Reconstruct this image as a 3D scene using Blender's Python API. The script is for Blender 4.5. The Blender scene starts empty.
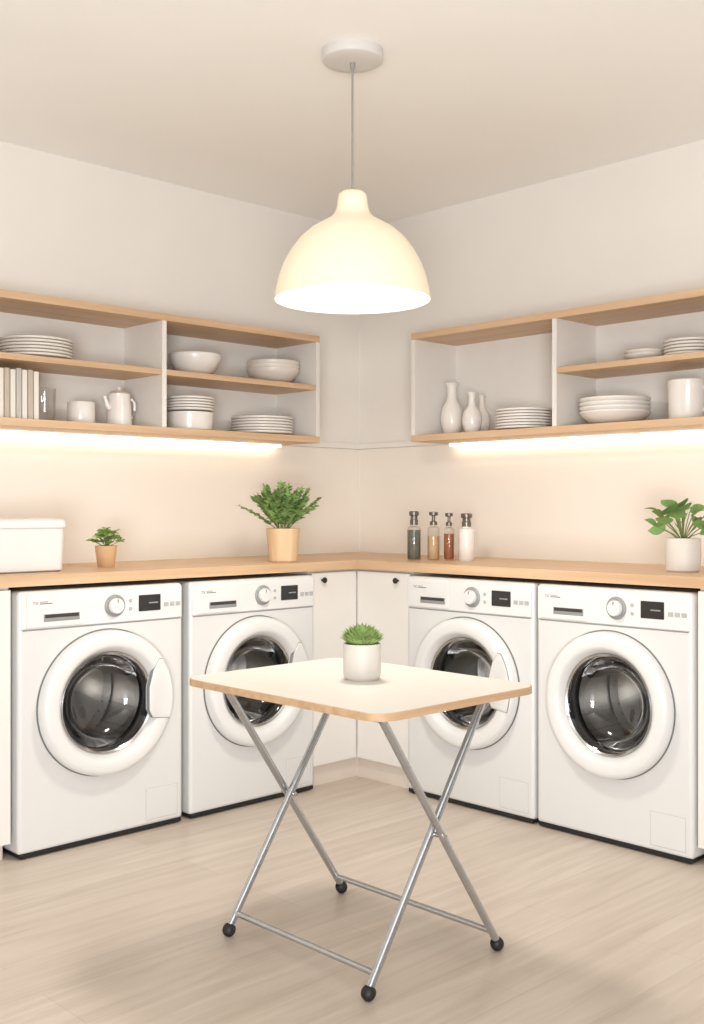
import bpy, bmesh, math, random
from mathutils import Vector, Matrix
random.seed(7)
SC = bpy.context.scene
C = SC.collection
PI = math.pi
RX90 = Matrix.Rotation(PI/2, 4, 'X')      # local z -> -y (things that face the room)

# ------------------------------------------------------------------ camera geometry
CAM = (-3.7205, -3.800, 1.115)
YAW = math.radians(44.03)
FW = (math.sin(YAW), math.cos(YAW)); RT = (math.cos(YAW), -math.sin(YAW))
FPX = 1086.0
def at(px, f):
    """floor-plan position of a sight line at distance f"""
    r = (px-352)/FPX*f
    return (CAM[0]+r*RT[0]+f*FW[0], CAM[1]+r*RT[1]+f*FW[1])
def lx(px, y):
    k = (px-352)/FPX
    return CAM[0]+(y-CAM[1])*(FW[0]+RT[0]*k)/(FW[1]+RT[1]*k)
def ry(px, x):
    k = (px-352)/FPX
    return CAM[1]+(x-CAM[0])*(FW[1]+RT[1]*k)/(FW[0]+RT[0]*k)

# ------------------------------------------------------------------ materials
def S(r, g, b):
    def c(v):
        v /= 255.0
        return v/12.92 if v <= .04045 else ((v+.055)/1.055)**2.4
    return (c(r), c(g), c(b), 1)
def mat(name, col, rough=.5, metal=0, var=.04, scale=8, stretch=(1,1,1), bump=0, emit=0, ecol=None, coat=0, spec=.5, detail=4):
    m = bpy.data.materials.new(name); m.use_nodes = True
    nt = m.node_tree; N = nt.nodes; L = nt.links
    b = N['Principled BSDF']
    tc = N.new('ShaderNodeTexCoord'); mp = N.new('ShaderNodeMapping'); mp.inputs['Scale'].default_value = stretch
    nz = N.new('ShaderNodeTexNoise'); nz.inputs['Scale'].default_value = scale; nz.inputs['Detail'].default_value = detail
    L.new(tc.outputs['Object'], mp.inputs['Vector']); L.new(mp.outputs['Vector'], nz.inputs['Vector'])
    mx = N.new('ShaderNodeMix'); mx.data_type = 'RGBA'
    mx.inputs[6].default_value = (*[max(0, v*(1-var)) for v in col[:3]], 1)
    mx.inputs[7].default_value = (*[min(1, v*(1+var)) for v in col[:3]], 1)
    rp = N.new('ShaderNodeValToRGB'); rp.color_ramp.elements[0].position = .3; rp.color_ramp.elements[1].position = .7
    L.new(nz.outputs['Fac'], rp.inputs['Fac']); L.new(rp.outputs['Color'], mx.inputs[0])
    L.new(mx.outputs[2], b.inputs['Base Color'])
    b.inputs['Roughness'].default_value = rough; b.inputs['Metallic'].default_value = metal
    b.inputs['Specular IOR Level'].default_value = spec
    if coat: b.inputs['Coat Weight'].default_value = coat
    if emit:
        b.inputs['Emission Color'].default_value = ecol or col
        b.inputs['Emission Strength'].default_value = emit
    if bump:
        bp = N.new('ShaderNodeBump'); bp.inputs['Strength'].default_value = bump; bp.inputs['Distance'].default_value = .002
        L.new(nz.outputs['Fac'], bp.inputs['Height']); L.new(bp.outputs['Normal'], b.inputs['Normal'])
    return m
def wood(name, c1, c2, axis=0, rough=.45):
    m = bpy.data.materials.new(name); m.use_nodes = True
    nt = m.node_tree; N = nt.nodes; L = nt.links; b = N['Principled BSDF']
    tc = N.new('ShaderNodeTexCoord'); mp = N.new('ShaderNodeMapping')
    sc = [38, 38, 38]; sc[axis] = 1.6
    mp.inputs['Scale'].default_value = sc
    nz = N.new('ShaderNodeTexNoise'); nz.inputs['Scale'].default_value = 1; nz.inputs['Detail'].default_value = 6; nz.inputs['Distortion'].default_value = .4
    mx = N.new('ShaderNodeMix'); mx.data_type = 'RGBA'; mx.inputs[6].default_value = c1; mx.inputs[7].default_value = c2
    rp = N.new('ShaderNodeValToRGB'); rp.color_ramp.elements[0].position = .3; rp.color_ramp.elements[1].position = .72
    L.new(tc.outputs['Object'], mp.inputs['Vector']); L.new(mp.outputs['Vector'], nz.inputs['Vector'])
    L.new(nz.outputs['Fac'], rp.inputs['Fac']); L.new(rp.outputs['Color'], mx.inputs[0]); L.new(mx.outputs[2], b.inputs['Base Color'])
    b.inputs['Roughness'].default_value = rough
    return m
def floor_mat():
    m = bpy.data.materials.new('floor_planks'); m.use_nodes = True
    nt = m.node_tree; N = nt.nodes; L = nt.links; b = N['Principled BSDF']
    tc = N.new('ShaderNodeTexCoord')
    br = N.new('ShaderNodeTexBrick'); br.inputs['Scale'].default_value = 1
    br.inputs['Brick Width'].default_value = 1.25; br.inputs['Row Height'].default_value = .19
    br.inputs['Mortar Size'].default_value = .0016; br.inputs['Mortar Smooth'].default_value = .9
    br.inputs['Color1'].default_value = S(216,203,189); br.inputs['Color2'].default_value = S(207,193,178)
    br.inputs['Mortar'].default_value = S(194,179,163); br.offset = .37
    L.new(tc.outputs['Object'], br.inputs['Vector'])
    mp = N.new('ShaderNodeMapping'); mp.inputs['Scale'].default_value = (1.3, 16, 1)
    nz = N.new('ShaderNodeTexNoise'); nz.inputs['Scale'].default_value = 1.6; nz.inputs['Detail'].default_value = 7; nz.inputs['Distortion'].default_value = .8
    L.new(tc.outputs['Object'], mp.inputs['Vector']); L.new(mp.outputs['Vector'], nz.inputs['Vector'])
    rp = N.new('ShaderNodeValToRGB'); rp.color_ramp.elements[0].position = .3; rp.color_ramp.elements[1].position = .7
    rp.color_ramp.elements[0].color = (.78,.755,.725,1); rp.color_ramp.elements[1].color = (1.0,1.0,1.0,1)
    L.new(nz.outputs['Fac'], rp.inputs['Fac'])
    mx = N.new('ShaderNodeMix'); mx.data_type = 'RGBA'; mx.blend_type = 'MULTIPLY'; mx.inputs[0].default_value = .85
    L.new(br.outputs['Color'], mx.inputs[6]); L.new(rp.outputs['Color'], mx.inputs[7])
    L.new(mx.outputs[2], b.inputs['Base Color']); b.inputs['Roughness'].default_value = .33
    return m
def glass_mat(name, tint, gloss=.12, rough=.02, fres=.5):
    m = bpy.data.materials.new(name); m.use_nodes = True
    nt = m.node_tree; N = nt.nodes; L = nt.links
    out = N['Material Output']; N.remove(N['Principled BSDF'])
    tr = N.new('ShaderNodeBsdfTransparent'); gl = N.new('ShaderNodeBsdfGlossy')
    gl.inputs['Roughness'].default_value = rough
    nz = N.new('ShaderNodeTexNoise'); nz.inputs['Scale'].default_value = 3
    rp = N.new('ShaderNodeValToRGB'); rp.color_ramp.elements[0].color = (*[v*.97 for v in tint[:3]],1); rp.color_ramp.elements[1].color = tint
    L.new(nz.outputs['Fac'], rp.inputs['Fac']); L.new(rp.outputs['Color'], tr.inputs['Color'])
    lw = N.new('ShaderNodeLayerWeight'); lw.inputs['Blend'].default_value = .25
    ad = N.new('ShaderNodeMath'); ad.operation = 'MULTIPLY_ADD'; ad.inputs[1].default_value = fres; ad.inputs[2].default_value = gloss*.5
    L.new(lw.outputs['Fresnel'], ad.inputs[0])
    mx = N.new('ShaderNodeMixShader'); L.new(ad.outputs[0], mx.inputs[0]); L.new(tr.outputs[0], mx.inputs[1]); L.new(gl.outputs[0], mx.inputs[2])
    L.new(mx.outputs[0], out.inputs['Surface'])
    return m
def drum_mat():
    m = bpy.data.materials.new('drum_steel'); m.use_nodes = True
    nt = m.node_tree; N = nt.nodes; L = nt.links; b = N['Principled BSDF']
    tc = N.new('ShaderNodeTexCoord'); vo = N.new('ShaderNodeTexVoronoi'); vo.inputs['Scale'].default_value = 60; vo.inputs['Randomness'].default_value = .15
    rp = N.new('ShaderNodeValToRGB'); rp.color_ramp.elements[0].position = .14; rp.color_ramp.elements[1].position = .28
    rp.color_ramp.elements[0].color = (.26,.26,.25,1); rp.color_ramp.elements[1].color = (.60,.59,.57,1)
    L.new(tc.outputs['Object'], vo.inputs['Vector']); L.new(vo.outputs['Distance'], rp.inputs['Fac']); L.new(rp.outputs['Color'], b.inputs['Base Color'])
    b.inputs['Metallic'].default_value = .9; b.inputs['Roughness'].default_value = .28
    return m

M = dict(
 wall=mat('wall_paint', S(235,230,223), .85, var=.012, scale=3),
 ceil=mat('ceiling_paint', S(248,246,242), .9, var=.01, scale=2),
 splash=mat('backsplash_paint', S(239,232,222), .6, var=.012, scale=3),
 floor=floor_mat(),
 oakx=wood('oak_board', S(216,184,149), S(196,160,123), 0),
 oaky=wood('oak_board_cross', S(216,184,149), S(196,160,123), 1),
 white=mat('white_lacquer', S(224,222,219), .4, var=.01),
 panel=mat('white_panel', S(230,226,220), .5, var=.015),
 cab=mat('white_cabinet_paint', S(229,225,219), .45, var=.012),
 plinth=mat('beige_plinth', S(220,208,196), .55, var=.03),
 enamel=mat('white_enamel', S(218,217,215), .32, var=.008, coat=.15),
 plastic=mat('white_plastic', S(225,224,222), .35, var=.008),
 seam=mat('soft_seam_grey', S(190,189,188), .5, var=.01),
 greypl=mat('grey_plastic', S(148,148,148), .4, var=.03),
 lightgrey=mat('pale_grey_plastic', S(176,176,176), .4, var=.02),
 midgrey=mat('mid_grey_ink', S(112,112,112), .5, var=.02),
 black=mat('black_rubber', S(26,25,25), .55, var=.1),
 rubber=mat('grey_rubber', S(58,56,54), .5, var=.06),
 chrome=mat('chrome', S(190,190,190), .18, 1, var=.03),
 darkmetal=mat('dull_dark_metal', S(122,116,110), .35, .7, var=.05),
 steel=mat('galvanised_steel', S(184,186,188), .26, .88, var=.05, scale=30),
 paddle=mat('paddle_steel', S(160,159,156), .36, .75, var=.06),
 drum=drum_mat(),
 doorglass=glass_mat('dark_door_glass', (.45,.44,.43,1), .08, .03, .45),
 glass=glass_mat('clear_glass', (.975,.975,.97,1), .08, .02, .3),
 screen=mat('dark_display', S(38,36,36), .2, var=.1),
 segs=mat('display_segments', S(150,150,146), .5, var=.02),
 ceramic=mat('white_ceramic', S(231,226,219), .3, var=.015, coat=.2),
 cream=mat('cream_ceramic', S(221,214,204), .38, var=.02),
 pottery=mat('smooth_offwhite_ceramic', S(212,205,196), .5, var=.015, scale=20),
 woodpot=wood('pale_wood_pot', S(225,196,158), S(208,176,136), 2, .6),
 terra=mat('tan_clay', S(206,168,128), .7, var=.06, scale=20),
 soil=mat('dark_soil', S(70,52,40), .95, var=.4, scale=60, bump=.8),
 leaf=mat('fern_leaf', S(142,172,106), .65, var=.4, scale=18, spec=.2),
 leaf2=mat('broad_leaf', S(124,162,94), .6, var=.3, scale=12, spec=.25),
 leaf3=mat('bright_leaf', S(146,178,100), .65, var=.28, scale=30, spec=.2),
 succ=mat('succulent_leaf', S(146,170,102), .65, var=.25, scale=40, spec=.2),
 stem=mat('green_stem', S(122,138,76), .6, var=.15),
 lam=mat('cream_laminate', S(216,212,204), .4, var=.012),
 ply=wood('plywood_edge', S(202,169,133), S(180,145,108), 0),
 shade=mat('opal_shade', S(236,225,201), .45, var=.01, emit=.19, ecol=S(255,234,196)),
 diff=mat('lamp_diffuser', S(255,248,236), .6, var=.01, emit=3.0, ecol=S(255,249,240)),
 rose=mat('lamp_metal_white', S(214,210,205), .4, var=.01),
 cord=mat('grey_cord', S(150,146,140), .6, var=.05),
 led=mat('warm_led', S(255,246,230), .5, var=.01, emit=4.6, ecol=S(255,242,220)),
 amber=mat('amber_oil', S(206,174,134), .25, var=.08),
 darkgl=mat('dark_green_contents', S(104,106,94), .3, var=.25, scale=40),
 redgl=mat('brown_red_liquid', S(160,98,66), .25, var=.12),
 tan=mat('tan_cover', S(190,176,161), .6, var=.04),
 greyc=mat('grey_cover', S(190,184,178), .6, var=.03),
 creamc=mat('cream_cover', S(226,220,211), .6, var=.03),
 pale=mat('page_white', S(232,227,219), .8, var=.03, scale=80),
)

# ------------------------------------------------------------------ mesh helpers
def obj(name, bm, m, parent=None, loc=(0,0,0), rz=0, ang=35, wn=False, smooth=True):
    bmesh.ops.recalc_face_normals(bm, faces=bm.faces[:])
    me = bpy.data.meshes.new(name); bm.to_mesh(me); bm.free()
    ms = m if isinstance(m, (list, tuple)) else [m]
    for k in ms: me.materials.append(k)
    if smooth:
        for p in me.polygons: p.use_smooth = True
        me.set_sharp_from_angle(angle=math.radians(ang))
    o = bpy.data.objects.new(name, me); C.objects.link(o)
    o.location = loc; o.rotation_euler = (0,0,rz)
    if parent: o.parent = parent
    if wn:
        md = o.modifiers.new('weighted', 'WEIGHTED_NORMAL'); md.keep_sharp = True
    return o
def tag(o, label, cat, group=None):
    o['label'] = label; o['category'] = cat
    if group: o['group'] = group
    return o
def thing(name, label, cat, loc=(0,0,0), rz=0, group=None):
    o = bpy.data.objects.new(name, None); C.objects.link(o); o.empty_display_size = .05
    o.location = loc; o.rotation_euler = (0,0,rz)
    return tag(o, label, cat, group)
def plabel(o, t): o['label'] = t; return o
def struct(name, bm, m):
    o = obj(name, bm, m, smooth=False); o['kind'] = 'structure'; return o
def dup(root, loc=None, rz=None, label=None, skip=()):
    def rec(o, par):
        c = o.copy(); C.objects.link(c)
        if par: c.parent = par
        for ch in [k for k in o.children]:
            if ch.name.split('.')[0] in skip: continue
            rec(ch, c)
        return c
    r = rec(root, None)
    if loc is not None: r.location = loc
    if rz is not None: r.rotation_euler = (0,0,rz)
    if label: r['label'] = label
    return r
def box(bm, x0, x1, y0, y1, z0, z1, bev=0, seg=2):
    vs = [bm.verts.new((x,y,z)) for x in (x0,x1) for y in (y0,y1) for z in (z0,z1)]
    idx = [(0,1,3,2),(4,6,7,5),(0,4,5,1),(2,3,7,6),(0,2,6,4),(1,5,7,3)]
    fs = [bm.faces.new([vs[i] for i in f]) for f in idx]
    if bev:
        es = list({e for f in fs for e in f.edges})
        bmesh.ops.bevel(bm, geom=es, offset=bev, segments=seg, affect='EDGES', profile=.5, clamp_overlap=True)
    return bm
def mkbox(*a, bev=0, seg=2): return box(bmesh.new(), *a, bev=bev, seg=seg)
def lathe(prof, n=48, bm=None, mtx=None, closed=False):
    bm = bm or bmesh.new(); new = []
    rings = []
    for (r, z) in prof:
        if r < 1e-6: rings.append([bm.verts.new((0,0,z))])
        else: rings.append([bm.verts.new((r*math.cos(2*PI*i/n), r*math.sin(2*PI*i/n), z)) for i in range(n)])
    prs = list(zip(rings, rings[1:]))
    if closed: prs.append((rings[-1], rings[0]))
    for a, b in prs:
        for i in range(n):
            j = (i+1) % n
            if len(a) == 1 and len(b) == 1: continue
            if len(a) == 1: bm.faces.new((a[0], b[j], b[i]))
            elif len(b) == 1: bm.faces.new((a[i], a[j], b[0]))
            else: bm.faces.new((a[i], a[j], b[j], b[i]))
    if mtx is not None:
        bmesh.ops.transform(bm, matrix=mtx, verts=[v for rg in rings for v in rg])
    return bm
def tube(bm, pts, r, n=12, cap=True):
    pts = [Vector(p) for p in pts]; rings = []
    up = Vector((0,0,1))
    for i, p in enumerate(pts):
        d = (pts[min(i+1,len(pts)-1)]-pts[max(i-1,0)]).normalized()
        ref = up if abs(d.z) < .95 else Vector((1,0,0))
        a = d.cross(ref).normalized(); b = d.cross(a).normalized()
        rr = r[i] if isinstance(r, (list,tuple)) else r
        rings.append([bm.verts.new(p+a*rr*math.cos(2*PI*k/n)+b*rr*math.sin(2*PI*k/n)) for k in range(n)])
    for a, b in zip(rings, rings[1:]):
        for k in range(n): bm.faces.new((a[k], a[(k+1)%n], b[(k+1)%n], b[k]))
    if cap: bm.faces.new(rings[0]); bm.faces.new(rings[-1])
    return bm
def prism(poly, z0, z1, bm=None):
    bm = bm or bmesh.new()
    a = [bm.verts.new((x,y,z0)) for x,y in poly]; b = [bm.verts.new((x,y,z1)) for x,y in poly]
    bm.faces.new(a[::-1]); bm.faces.new(b); n = len(poly)
    for i in range(n): bm.faces.new((a[i], a[(i+1)%n], b[(i+1)%n], b[i]))
    return bm
def loft(polys, bm=None):
    """closed solid through stacked outlines [(poly, z), ...]"""
    bm = bm or bmesh.new()
    rs = [[bm.verts.new((x,y,z)) for x,y in p] for p, z in polys]
    n = len(rs[0])
    for a, b in zip(rs, rs[1:]):
        for i in range(n): bm.faces.new((a[i], a[(i+1)%n], b[(i+1)%n], b[i]))
    bm.faces.new(rs[0][::-1]); bm.faces.new(rs[-1])
    return bm
def rrect(hx, hy, r, n=8):
    p = []
    for cx, cy, a0 in ((hx-r,hy-r,0),(-hx+r,hy-r,90),(-hx+r,-hy+r,180),(hx-r,-hy+r,270)):
        for i in range(n+1):
            a = math.radians(a0+90*i/n); p.append((cx+r*math.cos(a), cy+r*math.sin(a)))
    return p
def text_bm(body, size, mtx):
    cu = bpy.data.curves.new('txt', 'FONT'); cu.body = body; cu.size = size; cu.extrude = .0003
    o = bpy.data.objects.new('txt', cu); C.objects.link(o)
    dg = bpy.context.evaluated_depsgraph_get(); dg.update()
    me = bpy.data.meshes.new_from_object(o.evaluated_get(dg))
    bm = bmesh.new(); bm.from_mesh(me); bmesh.ops.transform(bm, matrix=mtx, verts=bm.verts[:])
    bpy.data.objects.remove(o); bpy.data.curves.remove(cu); bpy.data.meshes.remove(me)
    return bm
def ordn(i): return ['topmost','second from top','third from top','fourth from top','fifth from top','sixth from top','seventh from top','eighth from top'][i]

# ------------------------------------------------------------------ room shell
CEIL = 2.475
struct('floor', mkbox(-5.4, .06, -5.4, .06, -.06, 0), M['floor'])
struct('ceiling', mkbox(-5.4, .06, -5.4, .06, CEIL, CEIL+.06), M['ceil'])
struct('wall_left', mkbox(-5.4, .06, 0, .06, 0, CEIL), M['wall'])
struct('wall_right', mkbox(0, .06, -5.4, 0, 0, CEIL), M['wall'])
struct('trim_1', mkbox(-2.56, -.006, -.006, 0, .90, 1.40), M['splash'])
struct('trim_2', mkbox(-.006, 0, -2.56, 0, .90, 1.40), M['splash'])
XG = lx(320,-.28); YG = ry(411,-.28)          # ends of the two shelves
struct('trim_3', mkbox(XG+.001, -.016, -.016, 0, 1.402, 1.428, bev=.002), M['wall'])
struct('trim_4', mkbox(-.016, 0, YG+.001, 0, 1.402, 1.428, bev=.002), M['wall'])

# ------------------------------------------------------------------ worktop (L, mitred grain)
bm = bmesh.new()
z0, z1 = .865, .90
prism([(-2.56,0),(-2.56,-.6),(-.6,-.6),(0,0)], z0, z1, bm)
nf = len(bm.faces)
prism([(0,0),(-.6,-.6),(-.6,-2.56),(0,-2.56)], z0, z1, bm)
bm.faces.ensure_lookup_table()
for i, f in enumerate(bm.faces): f.material_index = 0 if i < nf else 1
tag(obj('worktop', bm, [M['oakx'], M['oaky']], smooth=False), 'continuous oak worktop running over the washing machines around the corner', 'worktop')

# ------------------------------------------------------------------ cabinets
cc = thing('corner_cabinet', 'white corner base cabinet between the two inner washing machines', 'cabinet', (0,0,0))
obj('body', prism([(-.008,-.008),(-.834,-.008),(-.834,-.565),(-.565,-.565),(-.565,-.886),(-.008,-.886)], .078, .865), M['cab'], cc, smooth=False)
obj('plinth', prism([(-.02,-.02),(-.834,-.02),(-.834,-.562),(-.562,-.562),(-.562,-.886),(-.02,-.886)], 0, .078), M['plinth'], cc, smooth=False)
d = obj('door', mkbox(-.832, -.588, -.585, -.565, .085, .856, bev=.002), M['cab'], cc, wn=True)
kn = lambda: lathe([(0,0),(.005,0),(.005,.010),(.011,.013),(.012,.018),(.009,.022),(0,.023)], 20)
b = kn(); bmesh.ops.transform(b, matrix=Matrix.Translation((lx(322,-.585),-.585,.826))@RX90, verts=b.verts[:])
obj('knob', b, M['black'], d)
d = obj('door', mkbox(-.585, -.565, -.884, -.588, .085, .856, bev=.002), M['cab'], cc, wn=True)
b = kn(); bmesh.ops.transform(b, matrix=Matrix.Translation((-.585, ry(398,-.585),.826))@Matrix.Rotation(-PI/2,4,'Z')@RX90, verts=b.verts[:])
obj('knob', b, M['black'], d)
def base_cabinet(label, loc, rz, mirror):
    t = thing('base_cabinet', label, 'cabinet', loc, rz)
    s = mirror
    def bx(x0, x1, *a, **k): return mkbox(min(x0*s,x1*s), max(x0*s,x1*s), *a, **k)
    obj('body', bx(0, .42, -.57, -.01, .05, .865), M['cab'], t, smooth=False)
    obj('plinth', bx(0.01, .42, -.55, -.02, 0, .05), M['plinth'], t, smooth=False)
    dd = obj('door', bx(.002, .418, -.59, -.57, .055, .856, bev=.002), M['cab'], t, wn=True)
    q = kn(); bmesh.ops.transform(q, matrix=Matrix.Translation((.37*s,-.59,.80))@RX90, verts=q.verts[:])
    obj('knob', q, M['black'], dd)
base_cabinet('white base cabinet at the left edge, beside the leftmost washing machine', (-2.112,0,0), 0, -1)
base_cabinet('white base cabinet at the right edge, beside the rightmost washing machine', (0,-2.112,0), -PI/2, 1)

# ------------------------------------------------------------------ washing machines
def make_washer(label, loc, rz):
    t = thing('washing_machine', label, 'washing machine', loc, rz, 'front loading washing machines under the worktop')
    W, D, H, yf, zc, RH = .305, .285, .85, -.285, .465, .196
    bm = mkbox(-W, W, -D, D, .014, H, bev=.014, seg=3)
    ff = max((f for f in bm.faces if f.normal.y < -.9 or f.normal.y > .9), key=lambda f: (f.calc_center_median().y < 0, f.calc_area()))
    xs = [v.co.x for v in ff.verts]; zs = [v.co.z for v in ff.verts]
    xa, xb, za, zb = min(xs), max(xs), min(zs), max(zs)
    bmesh.ops.delete(bm, geom=[ff], context='FACES_ONLY')
    angs = [2*PI*i/72 for i in range(72)]+[math.atan2(z-zc, x) % (2*PI) for x in (xa,xb) for z in (za,zb)]
    angs = sorted(angs); inn, out, dep = [], [], []
    for a in angs:
        c, s = math.cos(a), math.sin(a)
        k = min([(xb if c > 0 else xa)/c if abs(c) > 1e-6 else 9, ((zb if s > 0 else za)-zc)/s if abs(s) > 1e-6 else 9])
        inn.append(bm.verts.new((RH*c, yf, zc+RH*s))); out.append(bm.verts.new((k*c, yf, zc+k*s)))
        dep.append(bm.verts.new((RH*c, yf+.02, zc+RH*s)))
    n = len(angs)
    for i in range(n):
        j = (i+1) % n
        bm.faces.new((out[i], out[j], inn[j], inn[i])); bm.faces.new((inn[i], inn[j], dep[j], dep[i]))
    obj('body', bm, M['enamel'], t, ang=40, wn=True)
    obj('plinth', mkbox(-W+.006, W-.006, -D+.002, D-.03, .004, .020, bev=.003), M['black'], t, wn=True)
    for sx in (-1,1):
        for sy in (-1,1):
            q = lathe([(0,0),(.022,0),(.024,.004),(.018,.010),(0,.010)], 20, mtx=Matrix.Translation((sx*.25, sy*.22, 0)))
            obj('foot', q, M['black'], t)
    cp = obj('control_panel', mkbox(-.297, .297, yf-.006, yf+.004, .728, .842, bev=.005, seg=3), M['plastic'], t, wn=True)
    obj('panel_seam', mkbox(-.291, .291, yf-.0012, yf+.001, .7235, .7275), M['greypl'], cp)
    dr = obj('detergent_drawer', mkbox(-.282, -.085, yf-.0095, yf-.004, .734, .836, bev=.003), M['plastic'], t, wn=True)
    obj('drawer_grip', mkbox(-.225, -.100, yf-.0108, yf-.009, .750, .774, bev=.0008), M['greypl'], dr)
    obj('grip_slot', mkbox(-.221, -.104, yf-.0116, yf-.0105, .762, .773), M['rubber'], dr)
    tb = text_bm('TX', .014, Matrix.Translation((-.262, yf-.0098, .806))@RX90)
    box(tb, -.238, -.195, yf-.0100, yf-.0094, .807, .810); box(tb, -.238, -.210, yf-.0100, yf-.0094, .813, .815)
    plabel(obj('brand_mark', tb, M['midgrey'], dr, smooth=False), 'tiny grey lettering')
    A = Matrix.Translation((.030, yf-.005, .786))@RX90
    dl = obj('dial', lathe([(.0,.002),(.026,.002),(.026,.018),(.024,.022),(.0,.023)], 40, mtx=A), M['plastic'], t)
    obj('dial_ring', lathe([(.0265,0),(.0375,0),(.0375,.005),(.034,.008),(.0265,.008)], 40, mtx=A, closed=True), M['greypl'], dl)
    obj('dial_marker', mkbox(.029, .0315, yf-.0290, yf-.0270, .797, .808), M['midgrey'], dl)
    for k in range(2):
        obj('button', lathe([(0,0),(.006,0),(.006,.004),(0,.005)], 16, mtx=Matrix.Translation((.090, yf-.005, .772+.028*k))@RX90), M['lightgrey'], t)
    dp = obj('display', mkbox(.122, .208, yf-.009, yf-.004, .760, .816, bev=.003), M['screen'], t, wn=True)
    obj('display_mark', mkbox(.160, .196, yf-.0096, yf-.0088, .786, .790), M['segs'], dp, smooth=False)
    for k in range(3):
        obj('button', mkbox(.222+.024*k, .240+.024*k, yf-.009, yf-.004, .772, .786, bev=.002), M['lightgrey'], t, wn=True)
    fc = obj('filter_cover', mkbox(.155, .280, yf-.0022, yf+.003, .036, .142, bev=.002), M['enamel'], t, wn=True)
    obj('cover_gap', mkbox(.1535, .2815, yf-.0006, yf+.002, .0345, .1435), M['seam'], fc)
    B = Matrix.Translation((0, yf, zc))@RX90
    dm = obj('drum', lathe([(.164,-.052),(.180,-.060),(.205,-.075),(.212,-.10),(.212,-.32),(.19,-.34),(.06,-.35),(.05,-.33),(0,-.325)], 64, mtx=B), M['drum'], t)
    for k in range(3):
        a = math.radians(30+120*k)
        q = mkbox(.150, .212, -.026, .026, -.32, -.09, bev=.018, seg=3)
        bmesh.ops.transform(q, matrix=B@Matrix.Rotation(a,4,'Z'), verts=q.verts[:])
        obj('drum_paddle', q, M['paddle'], dm)
    obj('gasket', lathe([(.195,-.004),(.182,-.010),(.174,-.022),(.178,-.034),(.166,-.044),(.163,-.056),(.192,-.06),(.1955,-.03)], 64, mtx=B, closed=True), M['rubber'], t)
    # door: raised ring with a crisp rounded rim and conical inner lip
    door = obj('door', lathe([(.170,.004),(.170,.014),(.176,.026),(.183,.036),(.188,.0415),(.196,.0445),(.222,.0445),(.2315,.0415),(.2380,.035),(.2410,.025),(.2420,.004),(.20,.004)], 96, mtx=B, closed=True), M['plastic'], t, ang=40)
    obj('door_gap', lathe([(.20,.0005),(.2460,.0005),(.2460,.002),(.238,.0045),(.20,.0045)], 96, mtx=B, closed=True), M['midgrey'], door)
    obj('door_rim', lathe([(.160,.004),(.1705,.004),(.1705,.018),(.167,.021),(.161,.016)], 96, mtx=B, closed=True), M['chrome'], door)
    obj('door_glass', lathe([(.162,.012),(.156,.008),(.145,-.014),(.132,-.040),(.113,-.062),(.07,-.076),(0,-.082)], 64, mtx=B), M['doorglass'], door)
    # handle: pad on the right with a straight inner edge reaching over the glass
    bm = bmesh.new(); poly = []
    xe = .140
    a0, a1 = math.radians(-19), math.radians(34)
    for i in range(19):
        a = a0+(a1-a0)*i/18; poly.append((.2310*math.cos(a), .2310*math.sin(a)))
    poly += [(.178,.131),(.156,.094),(xe,.036),(xe,-.040),(.153,-.066)]
    mx_, my_ = .19, .03
    def scl(f, g): return [(mx_+(x-mx_)*f, my_+(y-my_)*g) for x, y in poly]
    loft([(poly,.022),(poly,.0462),(scl(.965,.98),.0476)], bm)
    bmesh.ops.transform(bm, matrix=B, verts=bm.verts[:])
    hd = obj('door_handle', bm, M['plastic'], door)
    q = loft([(scl(1.025,1.025),.028),(scl(1.025,1.025),.0450)])
    bmesh.ops.transform(q, matrix=B, verts=q.verts[:])
    hg = obj('handle_gap', q, M['greypl'], door)
    return t
wm = make_washer('white washing machine at far left, below the small clay pot plant', (-1.783,-.322,0), 0)
wm.scale.x = 1.03
m2 = dup(wm, (-1.139,-.322,0), 0, 'white washing machine left of the corner cabinet, below the large fern'); m2.scale.x = .985
m3 = dup(wm, (-.322,-1.194,0), -PI/2, 'white washing machine right of the corner cabinet, below the row of bottles'); m3.scale.x = 1
m4 = dup(wm, (-.322,-1.808,0), -PI/2, 'white washing machine at far right with a plain round door ring, no handle tab', skip=('door_handle','handle_gap')); m4.scale.x = .975

# ------------------------------------------------------------------ wall shelves
DS = .28; ZB, ZM, ZT = 1.428, 1.652, 1.868
def wall_shelf(label, loc, rz, x0, x1, xd, mids):
    t = thing('wall_shelf', label, 'wall shelf', loc, rz)
    plabel(obj('bottom_board', mkbox(x0, x1, -DS, 0, ZB-.028, ZB, bev=.002), M['oakx'], t, wn=True), 'oak bottom board')
    plabel(obj('top_board', mkbox(x0, x1, -DS, 0, ZT-.028, ZT, bev=.002), M['oakx'], t, wn=True), 'oak top board')
    for x in (x0, x1-.02):
        obj('side_panel', mkbox(x, x+.02, -DS+.003, 0, ZB, ZT-.028), M['panel'], t, smooth=False)
    obj('divider', mkbox(xd-.02, xd, -DS+.003, -.006, ZB, ZT-.028), M['panel'], t, smooth=False)
    obj('back_panel', mkbox(x0+.02, x1-.02, -.006, 0, ZB, ZT-.028), M['panel'], t, smooth=False)
    for a, b in mids:
        plabel(obj('shelf_board', mkbox(a, b, -DS+.002, -.006, ZM-.022, ZM, bev=.0015), M['oakx'], t, wn=True), 'oak middle board')
    return t
XL1 = lx(320,-DS); XLD = lx(167,-DS)
sl = wall_shelf('oak and white wall shelf on the left wall, above the fern', (0,0,0), 0, -2.14, XL1, XLD, [(-2.12, XLD-.02), (XLD, XL1-.02)])
plabel(obj('light_strip', mkbox(-2.12, -.54, -.050, -.026, 1.389, 1.400, bev=.002), M['led'], sl), 'glowing warm strip light')
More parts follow.
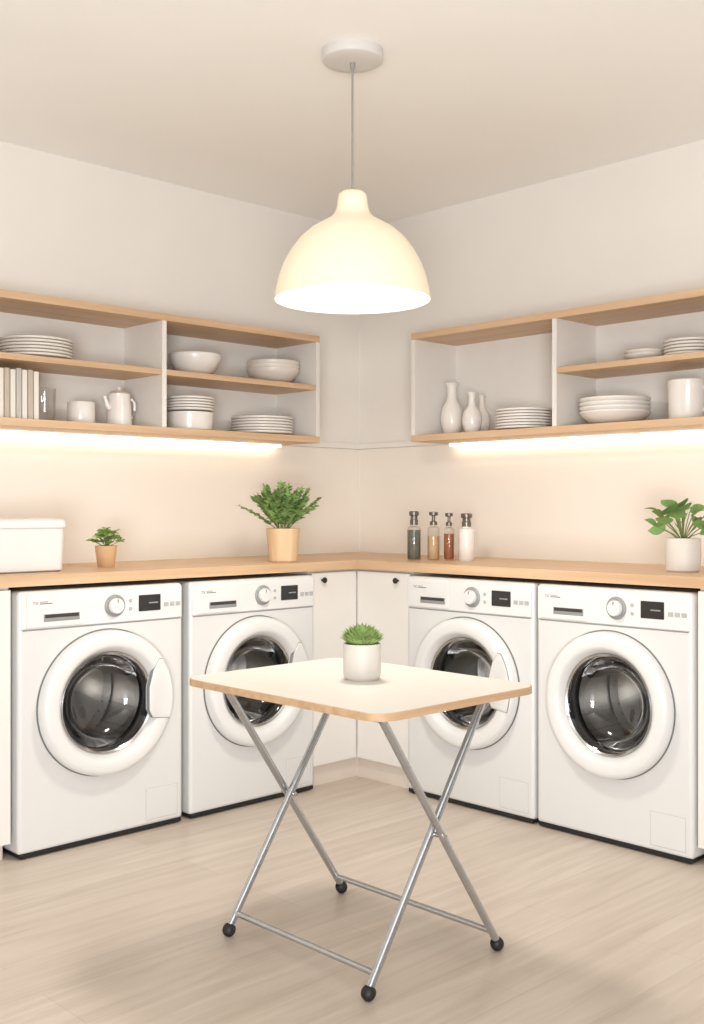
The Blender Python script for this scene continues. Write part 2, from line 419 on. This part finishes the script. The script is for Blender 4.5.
XR0 = -ry(411,-DS); XRD = -ry(556,-DS)
sr = wall_shelf('oak and white wall shelf on the right wall, above the bottles', (0,0,0), -PI/2, XR0, 2.14, XRD, [(XRD, 2.12)])
plabel(obj('light_strip', mkbox(.625, 2.12, -.050, -.026, 1.389, 1.400, bev=.002), M['led'], sr), 'glowing warm strip light')

# ------------------------------------------------------------------ crockery
def plate_bm(R, h=.0165):
    return lathe([(0,.002),(.50*R,0),(.56*R,.002),(.80*R,.22*h),(.985*R,.48*h),(R,.60*h),(R,.92*h),(.985*R,h),(.80*R,.62*h),(.58*R,.38*h),(0,.36*h)], 56)
def bowl_bm(R, H):
    return lathe([(0,.003),(.40*R,.003),(.42*R,0),(.48*R,0),(.50*R,.08*H),(.74*R,.27*H),(.93*R,.63*H),(R,.88*H),(R,.97*H),(.985*R,H),(.965*R,.96*H),(.905*R,.63*H),(.71*R,.29*H),(.4*R,.14*H),(0,.12*H)], 56)
def stack(name, bmf, m, n, dz, loc, where, cat, desc, group):
    first = None
    for i in range(n):
        z = loc[2]+dz*i
        lab = '%s, %s of %s' % (desc, ordn(n-1-i), where)
        if first is None:
            first = tag(obj(name, bmf, m, None, (loc[0],loc[1],z)), lab, cat, group)
        else:
            o = dup(first, (loc[0],loc[1],z), random.random()*6, lab)
YS = -.142
# left shelf, left bay
stack('plate', plate_bm(.132), M['cream'], 6, .0118, (lx(36,YS),YS,ZM), 'the far left upper stack', 'plate', 'off white plate', 'plates on the far left upper board')
xb = lx(33, -.20)
bookc = ['creamc','tan','creamc','greyc','creamc','tan','creamc']
for i in range(7):
    th = .0185; x1 = xb-.0222*i
    h = [.172,.176,.174,.178,.172,.176,.174][i]
    t = thing('book', '%s slim book standing upright, %s in the row by the glass' % ({'creamc':'cream','tan':'tan','greyc':'pale grey'}[bookc[i]], ['first','second','third','fourth','fifth','sixth','seventh'][i]), 'book', (x1-th/2,-.16,ZB), 0, 'slim books on the lower left board')
    a = th/2
    obj('cover', prism([(-a,.085),(-a,-.083),(-a+.002,-.085),(a-.002,-.085),(a,-.083),(a,.085),(a-.003,.085),(a-.003,-.080),(-a+.003,-.080),(-a+.003,.085)], 0, h), M[bookc[i]], t, smooth=False)
    obj('pages', mkbox(-a+.0035, a-.0035, -.0795, .082, .003, h-.003), M['pale'], t, smooth=False)
def tumbler(R, H): return lathe([(0,0),(.86*R,0),(.9*R,.004),(R,H),(.94*R,H),(.84*R,.012),(0,.012)], 40)
tag(obj('glass_tumbler', tumbler(.040,.126), M['glass'], None, (lx(45,-.15),-.15,ZB)), 'clear glass tumbler standing beside the slim books', 'glass')
def cyl(R, H, t=.005, r2=None):
    r2 = r2 or R
    return lathe([(0,0),(r2*.94,0),(r2,.006),(R,H-.003),(R-.002,H),(R-t,H-.002),(r2-t,.01),(0,.009)], 48)
tag(obj('cup', cyl(.052,.086), M['ceramic'], None, (lx(81,YS),YS,ZB)), 'plain white handleless cup between the glass tumbler and the pitcher', 'cup')
def pitcher(loc, rz):
    t = thing('pitcher', 'white lidded pitcher with spout and handle, beside the left divider', 'pitcher', loc, rz)
    obj('body', lathe([(0,0),(.046,0),(.050,.006),(.047,.06),(.042,.115),(.043,.124),(.039,.124),(.038,.11),(.042,.01),(0,.009)], 40), M['ceramic'], t)
    lid = obj('lid', lathe([(.0425,.124),(.043,.128),(.030,.138),(.010,.142),(0,.143)], 32), M['ceramic'], t)
    obj('lid_knob', lathe([(.0,.141),(.005,.141),(.006,.147),(.010,.153),(.008,.158),(0,.160)], 20), M['ceramic'], lid)
    obj('spout', tube(bmesh.new(), [(-.042,0,.072),(-.053,0,.083),(-.059,0,.102),(-.066,0,.118)], [.013,.011,.008,.007], 14), M['ceramic'], t)
    obj('handle', tube(bmesh.new(), [(.040,0,.106),(.056,0,.112),(.070,0,.098),(.070,0,.066),(.058,0,.042),(.044,0,.034)], .0055, 12), M['ceramic'], t)
pitcher((lx(119,YS),YS,ZB), 0)
# left shelf, right bay
tag(obj('bowl', bowl_bm(.108,.092), M['ceramic'], None, (lx(195,YS),YS,ZM)), 'single deep white bowl on the upper board right of the left divider', 'bowl')
xx = lx(273,YS)
stack('bowl', bowl_bm(.115,.070), M['cream'], 3, .0155, (xx,YS,ZM), 'the nest above the fern', 'bowl', 'off white bowl', 'nested bowls at the right end of the left shelf')
xx = lx(190,YS)
tag(obj('bowl', lathe([(0,0),(.082,0),(.090,.006),(.095,.04),(.096,.076),(.092,.076),(.090,.04),(.084,.012),(0,.01)],48), M['ceramic'], None, (xx,YS,ZB)), 'straight sided white bowl carrying small plates, on the lower left board', 'bowl')
stack('plate', plate_bm(.098,.0155), M['ceramic'], 5, .0115, (xx,YS,ZB+.0765), 'the pile on the straight sided bowl', 'plate', 'small white plate', 'small plates on the straight sided bowl')
xx = lx(262,YS)
stack('plate', plate_bm(.134), M['ceramic'], 6, .0124, (xx,YS,ZB), 'the wide lower stack above the fern', 'plate', 'white dinner plate', 'dinner plates above the fern')
# right shelf, left bay
def vase_bm(R, H, neck):
    return lathe([(0,0),(.62*R,0),(.70*R,.006),(.95*R,.22*H),(R,.36*H),(.86*R,.52*H),(neck*1.15,.68*H),(neck,.80*H),(neck*1.05,.92*H),(neck*1.45,H),(neck*1.25,H),(neck*.8,.9*H),(neck*.8,.7*H),(0,.66*H)], 40)
tag(obj('vase', vase_bm(.050,.226,.020), M['ceramic'], None, (YS, ry(452,YS), ZB)), 'tall white bulbous vase, the largest on the right shelf', 'vase')
tag(obj('vase', vase_bm(.042,.174,.014), M['ceramic'], None, (YS-.03, ry(472,YS-.03), ZB)), 'small white vase standing right next to the tall vase', 'vase')
tag(obj('vase', vase_bm(.036,.170,.012), M['cream'], None, (YS+.06, ry(482,YS+.06), ZB)), 'slim off white vase, nearest of the three vases to the plates', 'vase')
stack('plate', plate_bm(.116), M['ceramic'], 7, .0118, (YS, ry(524,YS), ZB), 'the stack beside the vases', 'plate', 'white plate', 'plates beside the vases')
# right shelf, right bay
stack('bowl', bowl_bm(.076,.032), M['cream'], 2, .012, (YS, ry(645,YS), ZM), 'the pair on the upper right board', 'dish', 'shallow off white dish', 'low dishes on the upper right board')
stack('plate', plate_bm(.092,.016), M['cream'], 5, .0118, (YS, ry(690,YS), ZM), 'the upper stack at the right edge', 'plate', 'small off white plate', 'small plates on the upper right board')
stack('bowl', bowl_bm(.132,.052), M['ceramic'], 4, .0165, (YS, ry(615,YS), ZB), 'the wide nest beside the right divider', 'bowl', 'wide white bowl', 'wide bowls on the lower right board')
mg = thing('mug', 'large straight white mug at the right end of the lower right board', 'mug', (YS, ry(687,YS), ZB), -PI/2)
obj('body', cyl(.068,.146,.006,.064), M['ceramic'], mg)
obj('handle', tube(bmesh.new(), [(.064,0,.115),(.085,0,.118),(.102,0,.10),(.102,0,.06),(.086,0,.035),(.062,0,.034)], .007, 12), M['ceramic'], mg)

# ------------------------------------------------------------------ worktop things
WT = .90
xr = lx(66,-.48)+.016
bb = thing('storage_box', 'white rounded lidded box at the left end of the worktop', 'box', (xr-.140,-.36,WT))
q = loft([(rrect(.118,.101,.03),0),(rrect(.128,.111,.032),.006),(rrect(.134,.116,.034),.148)]); obj('body', q, M['white'], bb, ang=50)
q = loft([(rrect(.139,.121,.036),.1485),(rrect(.140,.122,.036),.152),(rrect(.139,.121,.036),.166),(rrect(.135,.117,.034),.173),(rrect(.126,.108,.032),.178),(rrect(.105,.087,.03),.181)])
obj('lid', q, M['white'], bb, ang=50)
obj('seam', prism(rrect(.1325,.1145,.034), .1478, .1488), M['greypl'], bb)

def leafm(bm, p, d, L, W, droop=.25, seg=5, fold=.15, roll=0, pw=.75):
    p = Vector(p); d = Vector(d).normalized()
    s = d.cross(Vector((0,0,1)))
    if s.length < .05: s = Vector((1,0,0))
    s.normalize()
    if roll: s = Matrix.Rotation(roll, 3, d)@s
    n = s.cross(d).normalized()
    prev = None
    for i in range(seg+1):
        t = i/seg
        c = p+d*L*t-Vector((0,0,1))*droop*L*t*t
        w = W*.5*max(.03, math.sin(PI*min(1,t**pw)))
        row = [bm.verts.new(c-s*w+n*w*fold), bm.verts.new(c), bm.verts.new(c+s*w+n*w*fold)]
        if prev:
            bm.faces.new((prev[0],prev[1],row[1],row[0])); bm.faces.new((prev[1],prev[2],row[2],row[1]))
        prev = row
def pot_thing(name, label, loc, prof, m, soil_r, soil_z, cat='potted plant'):
    t = thing(name, label, cat, loc)
    obj('pot', lathe(prof, 48), m, t)
    obj('soil', lathe([(0,soil_z+.004),(soil_r*.6,soil_z+.003),(soil_r,soil_z)], 32), M['soil'], t)
    return t
# large fern
random.seed(11)
fx, fy = at(283, 4.34)
fern = pot_thing('potted_fern', 'large bushy green fern in a pale wooden pot on the left worktop', (fx,fy,WT),
    [(0,0),(.052,0),(.056,.004),(.067,.128),(.068,.134),(.063,.134),(.061,.118),(.05,.01),(0,.01)], M['woodpot'], .061, .118)
fol = bmesh.new(); stm = bmesh.new()
NF = 38
for k in range(NF):
    az = 2.39996*k+random.uniform(-.2,.2)
    el = math.radians(26+60*(k/(NF-1))**.9+random.uniform(-6,6))
    L = random.uniform(.120,.172)
    h = Vector((math.cos(az), math.sin(az), 0)); pts = []
    for i in range(9):
        t = i/8
        pts.append(Vector((0,0,.118))+h*(.012+L*math.cos(el)*t)+Vector((0,0,1))*(L*math.sin(el)*t*1.08+.06*t*math.cos(el)-L*.22*t*t*math.cos(el)))
    tube(stm, pts, [.0018*(1-.6*i/8) for i in range(9)], 5)
    side = h.cross(Vector((0,0,1)))
    for j in range(4,17):
        i = j/2; i0 = int(math.floor(i)); i1 = min(8, i0+1)
        q = pts[i0].lerp(pts[i1], i-i0)
        dr = (pts[max(1,i1)]-pts[max(1,i1)-1]).normalized()
        for sg in (-1,1):
            l = .041*(1-.45*abs(i/8-.45))*random.uniform(.85,1.15)
            leafm(fol, q, dr*.7+side*sg*.85+Vector((0,0,random.uniform(-.05,.4))), l, .0190, .25, 5, .15, random.uniform(-.6,.6), .66)
    leafm(fol, pts[-1], pts[-1]-pts[-2], .034, .018, .2, 5, .15, 0, .66)
obj('foliage', fol, M['leaf'], fern); obj('stems', stm, M['stem'], fern)
# small clay pot plant
sx, sy = at(106, 3.95)
sp = pot_thing('potted_herb', 'small leafy green plant in a tapered tan clay pot', (sx,sy,WT),
    [(0,0),(.029,0),(.031,.003),(.039,.070),(.040,.078),(.036,.078),(.035,.068),(.028,.008),(0,.008)], M['terra'], .035, .068)
fol = bmesh.new(); stm = bmesh.new()
for k in range(22):
    az = 2.4*k+random.uniform(-.2,.2); el = math.radians(random.uniform(20,85)); L = random.uniform(.042,.066)
    dv = Vector((math.cos(az)*math.cos(el), math.sin(az)*math.cos(el), math.sin(el)))
    p0 = Vector((0,0,.072)); p1 = p0+dv*L
    tube(stm, [p0, p0+dv*L*.5, p1], .0012, 5)
    for q in range(6):
        a2 = 2*PI*q/6+k
        leafm(fol, p1-dv*.006*(q%2), Vector((math.cos(a2), math.sin(a2), random.uniform(.1,.9))), random.uniform(.020,.030), .022, .3, 4, .15, random.uniform(-.6,.6))
obj('foliage', fol, M['leaf3'], sp); obj('stems', stm, M['stem'], sp)
# broad leaf plant on the right
random.seed(5)
bx_, by_ = at(683, 3.66)
bp = pot_thing('potted_plant', 'broad leaved green plant in a pale ceramic pot on the right worktop', (bx_,by_,WT),
    [(0,0),(.050,0),(.056,.006),(.059,.05),(.059,.110),(.057,.114),(.053,.112),(.052,.098),(.048,.012),(0,.012)], M['pottery'], .052, .098)
fol = bmesh.new(); stm = bmesh.new()
for k in range(26):
    az = 2.4*k+random.uniform(-.3,.3); el = math.radians(24+62*(k/25)+random.uniform(-6,6)); L = random.uniform(.065,.125)
    dv = Vector((math.cos(az)*math.cos(el), math.sin(az)*math.cos(el), math.sin(el)))
    p0 = Vector((0,0,.098)); p1 = p0+dv*L
    tube(stm, [p0, p0+dv*L*.5+Vector((0,0,.006)), p1], .0018, 6)
    leafm(fol, p1, Vector((math.cos(az), math.sin(az), random.uniform(.25,1.1))), random.uniform(.060,.078), random.uniform(.050,.062), .35, 8, .12, random.uniform(-1.0,1.0), .66)
obj('foliage', fol, M['leaf2'], bp); obj('stems', stm, M['stem'], bp)

# bottles
def bottle(px, f, label, R, H, contm, capm, style, fill=.9):
    x, y = at(px, f)
    t = thing('bottle', label, 'bottle', (x,y,WT), 0, 'bottles on the right worktop')
    hb = H*.70
    prof = [(0,0),(R*.92,0),(R,.004),(R,hb*.88),(R*.9,hb*.95),(R*.55,hb),(R*.50,hb+.010),(0,hb+.010)]
    if contm:
        obj('body', lathe(prof, 36), M['glass'], t)
        obj('contents', lathe([(0,.004),(R*.86,.004),(R*.93,.008),(R*.93,hb*.88*fill),(0,hb*.88*fill)], 36), contm, t)
    else:
        obj('body', lathe(prof, 36), M['ceramic'], t)
    c0 = hb+.004
    if style == 0:
        obj('cap', lathe([(0,c0),(R*.58,c0),(R*.58,c0+.020),(R*.50,c0+.022),(R*.50,H-.020),(R*.70,H-.017),(R*.70,H-.003),(R*.62,H),(0,H)], 32), capm, t)
    else:
        obj('cap', lathe([(0,c0),(R*.60,c0),(R*.60,c0+.014),(R*.28,c0+.018),(R*.28,H-.018),(R*.72,H-.015),(R*.72,H-.002),(0,H)], 32), capm, t)
    return t
bottle(414, 4.50, 'glass bottle with dark green contents and grey cap, leftmost of the bottles', .029, .202, M['darkgl'], M['darkmetal'], 0, 1.0)
bottle(433.5, 4.50, 'clear bottle of pale amber oil with a dispenser top, second from the left', .026, .200, M['amber'], M['darkmetal'], 1, .8)
bottle(449, 4.48, 'narrow red brown bottle between the amber and the white bottle', .022, .196, M['redgl'], M['darkmetal'], 1, .9)
bottle(466.5, 4.44, 'white bottle with a grey cap, rightmost of the four bottles', .033, .193, None, M['darkmetal'], 0)

# ------------------------------------------------------------------ folding table
TX, TY = -1.771, -1.802; HX, HY = .290, .367; TH = .67; CR = .060; TT = .018
tb = thing('folding_table', 'folding table with cream top and crossed steel tube legs', 'table', (TX,TY,0))
obj('tabletop', prism(rrect(HX-.004,HY-.004,CR-.004), TH-TT+.001, TH), M['lam'], tb)
outp, inp = rrect(HX,HY,CR), rrect(HX-.004,HY-.004,CR-.004)
bm = bmesh.new(); rs = []
for pl, z in ((outp,TH-TT),(outp,TH-.001),(inp,TH-.0003),(inp,TH-TT)):
    rs.append([bm.verts.new((x,y,z)) for x,y in pl])
n = len(outp)
for a, b in zip(rs, rs[1:]+rs[:1]):
    for i in range(n): bm.faces.new((a[i],a[(i+1)%n],b[(i+1)%n],b[i]))
plabel(obj('edge_band', bm, M['ply'], tb), 'pale wood edge')
R_ = .0098
for s, yo in ((-1,.257),(1,.285)):            # s: side of the feet
    for sy in (-1,1):
        foot = Vector((s*.215, sy*yo, .022)); top = Vector((-s*.20, sy*yo, .638))
        lg = obj('leg', tube(bmesh.new(), [foot, top], R_, 16), M['steel'], tb)
        d = (foot-top).normalized()
        rot = Vector((0,0,1)).rotation_difference(-d).to_matrix().to_4x4()
        cap = lathe([(0,-.0175),(.006,-.0165),(.012,-.0128),(.016,-.007),(.0175,0),(.0165,.007),(.0140,.012),(.0105,.015)], 28, mtx=Matrix.Translation((foot.x,foot.y,.018))@rot)
        zmin = min(v.co.z for v in cap.verts)
        bmesh.ops.translate(cap, vec=(0,0,-zmin), verts=cap.verts[:])
        plabel(obj('foot_cap', cap, M['black'], lg, ang=60), 'black rubber foot')
    k = .055; t = (k-.022)/(.638-.022); xk = s*.215*(1-t)-s*.20*t
    obj('crossbar', tube(bmesh.new(), [(xk,-yo,k),(xk,yo,k)], .0078, 14), M['steel'], tb)
    obj('top_bar', tube(bmesh.new(), [(-s*.20,-yo-.01,.640),(-s*.20,yo+.01,.640)], .0105, 14), M['steel'], tb)
for sy in (-1,1):
    obj('pivot', tube(bmesh.new(), [(0.003,sy*.244,.333),(0.003,sy*.299,.333)], .006, 14), M['chrome'], tb)
    obj('bracket', mkbox(-.225,.225,sy*.270-.012,sy*.270+.012,.6485,.652), M['steel'], tb, smooth=False)

px_, py_ = at(362, 2.83)
sc = pot_thing('potted_succulent', 'small compact green succulent in a round pale pot on the folding table', (px_,py_,TH),
    [(0,0),(.043,0),(.047,.004),(.049,.012),(.0495,.090),(.048,.093),(.045,.092),(.044,.080),(.043,.012),(0,.012)], M['pottery'], .044, .080)
random.seed(3)
fol = bmesh.new()
NS = 270
for c in range(NS):                    # leaves radiate from a small dome
    u = 1-(c+.5)/NS*.92
    el = math.asin(u); az = 2.39996*c
    dv = Vector((math.cos(az)*math.cos(el), math.sin(az)*math.cos(el), math.sin(el)))
    base = Vector((0,0,.086))+Vector((dv.x*.030, dv.y*.030, dv.z*.022))
    dv2 = Vector((dv.x+random.uniform(-.25,.25), dv.y+random.uniform(-.25,.25), dv.z+.65+random.uniform(-.15,.3)))
    leafm(fol, base, dv2, random.uniform(.030,.043), .0105, .05, 4, .35, random.uniform(-.4,.4), .9)
obj('foliage', fol, M['succ'], sc)

# ------------------------------------------------------------------ pendant lamp
lx_, ly_ = at(352.5, 3.23)
pl = thing('pendant_lamp', 'glowing cream dome pendant lamp hanging from the ceiling above the table', 'pendant lamp', (lx_,ly_,0))
obj('ceiling_rose', lathe([(0,CEIL),(.090,CEIL),(.091,CEIL-.003),(.091,CEIL-.026),(.089,CEIL-.031),(.084,CEIL-.0335),(.05,CEIL-.036),(0,CEIL-.037)], 56), M['rose'], pl, ang=40)
obj('cord_grip', lathe([(.0,2.440),(.008,2.440),(.008,2.429),(.005,2.418),(0,2.417)], 24), M['cord'], pl)
obj('cord', tube(bmesh.new(), [(0,0,2.425),(0,0,2.045)], .0032, 12), M['cord'], pl)
prof = [(.004,2.056),(.032,2.054),(.041,2.047),(.044,2.034),(.046,2.012),(.052,1.993),(.065,1.977),(.090,1.963),(.124,1.943),(.156,1.915),(.184,1.878),(.206,1.838),(.220,1.798),(.2285,1.760),(.232,1.738),(.2315,1.733),(.228,1.735)]
inner = [(.2245,1.760),(.216,1.796),(.202,1.836),(.180,1.874),(.153,1.910),(.122,1.937),(.088,1.957),(.060,1.971),(.044,1.99),(.004,1.995)]
sh = obj('shade', lathe(prof+inner, 80), M['shade'], pl, ang=60)
plabel(obj('diffuser', lathe([(0,1.752),(.20,1.752),(.222,1.750),(.222,1.758),(0,1.760)], 64), M['diff'], sh), 'bright white glowing disc')
bl = bpy.data.lights.new('bulb_light', 'AREA'); bl.shape = 'DISK'; bl.size = .22; bl.energy = 12.0; bl.color = (1,.955,.88)
bo = bpy.data.objects.new('bulb_light', bl); C.objects.link(bo); bo.location = (lx_, ly_, 1.748)

# ------------------------------------------------------------------ ambient light and an added fill lamp
w = bpy.data.worlds.new('room_ambient'); SC.world = w; w.use_nodes = True
bg = w.node_tree.nodes['Background']; bg.inputs['Color'].default_value = (.98,.985,1.0,1); bg.inputs['Strength'].default_value = .28
def area(name, loc, aim, size, power, col):
    ld = bpy.data.lights.new(name, 'AREA'); ld.shape = 'SQUARE'; ld.size = size; ld.energy = power; ld.color = col
    o = bpy.data.objects.new(name, ld); C.objects.link(o); o.location = loc
    o.rotation_euler = (Vector(aim)-Vector(loc)).to_track_quat('-Z','Y').to_euler()
area('fill_light', (-5.3,-5.3,.75), (-1.7,-1.7,3.4), 1.6, 225, (.985,.99,1))  # unseen fill lamp behind the camera, added to brighten ceiling and walls

# ------------------------------------------------------------------ camera
cd = bpy.data.cameras.new('camera'); co = bpy.data.objects.new('camera', cd); C.objects.link(co)
co.location = CAM; co.rotation_euler = (PI/2, 0, -YAW)
cd.sensor_fit = 'VERTICAL'; cd.sensor_height = 24; cd.lens = 24*FPX/1024
cd.shift_y = -4/1024
cd.clip_start = .05
SC.camera = co
SC.view_settings.view_transform = 'Standard'
SC.view_settings.look = 'None'
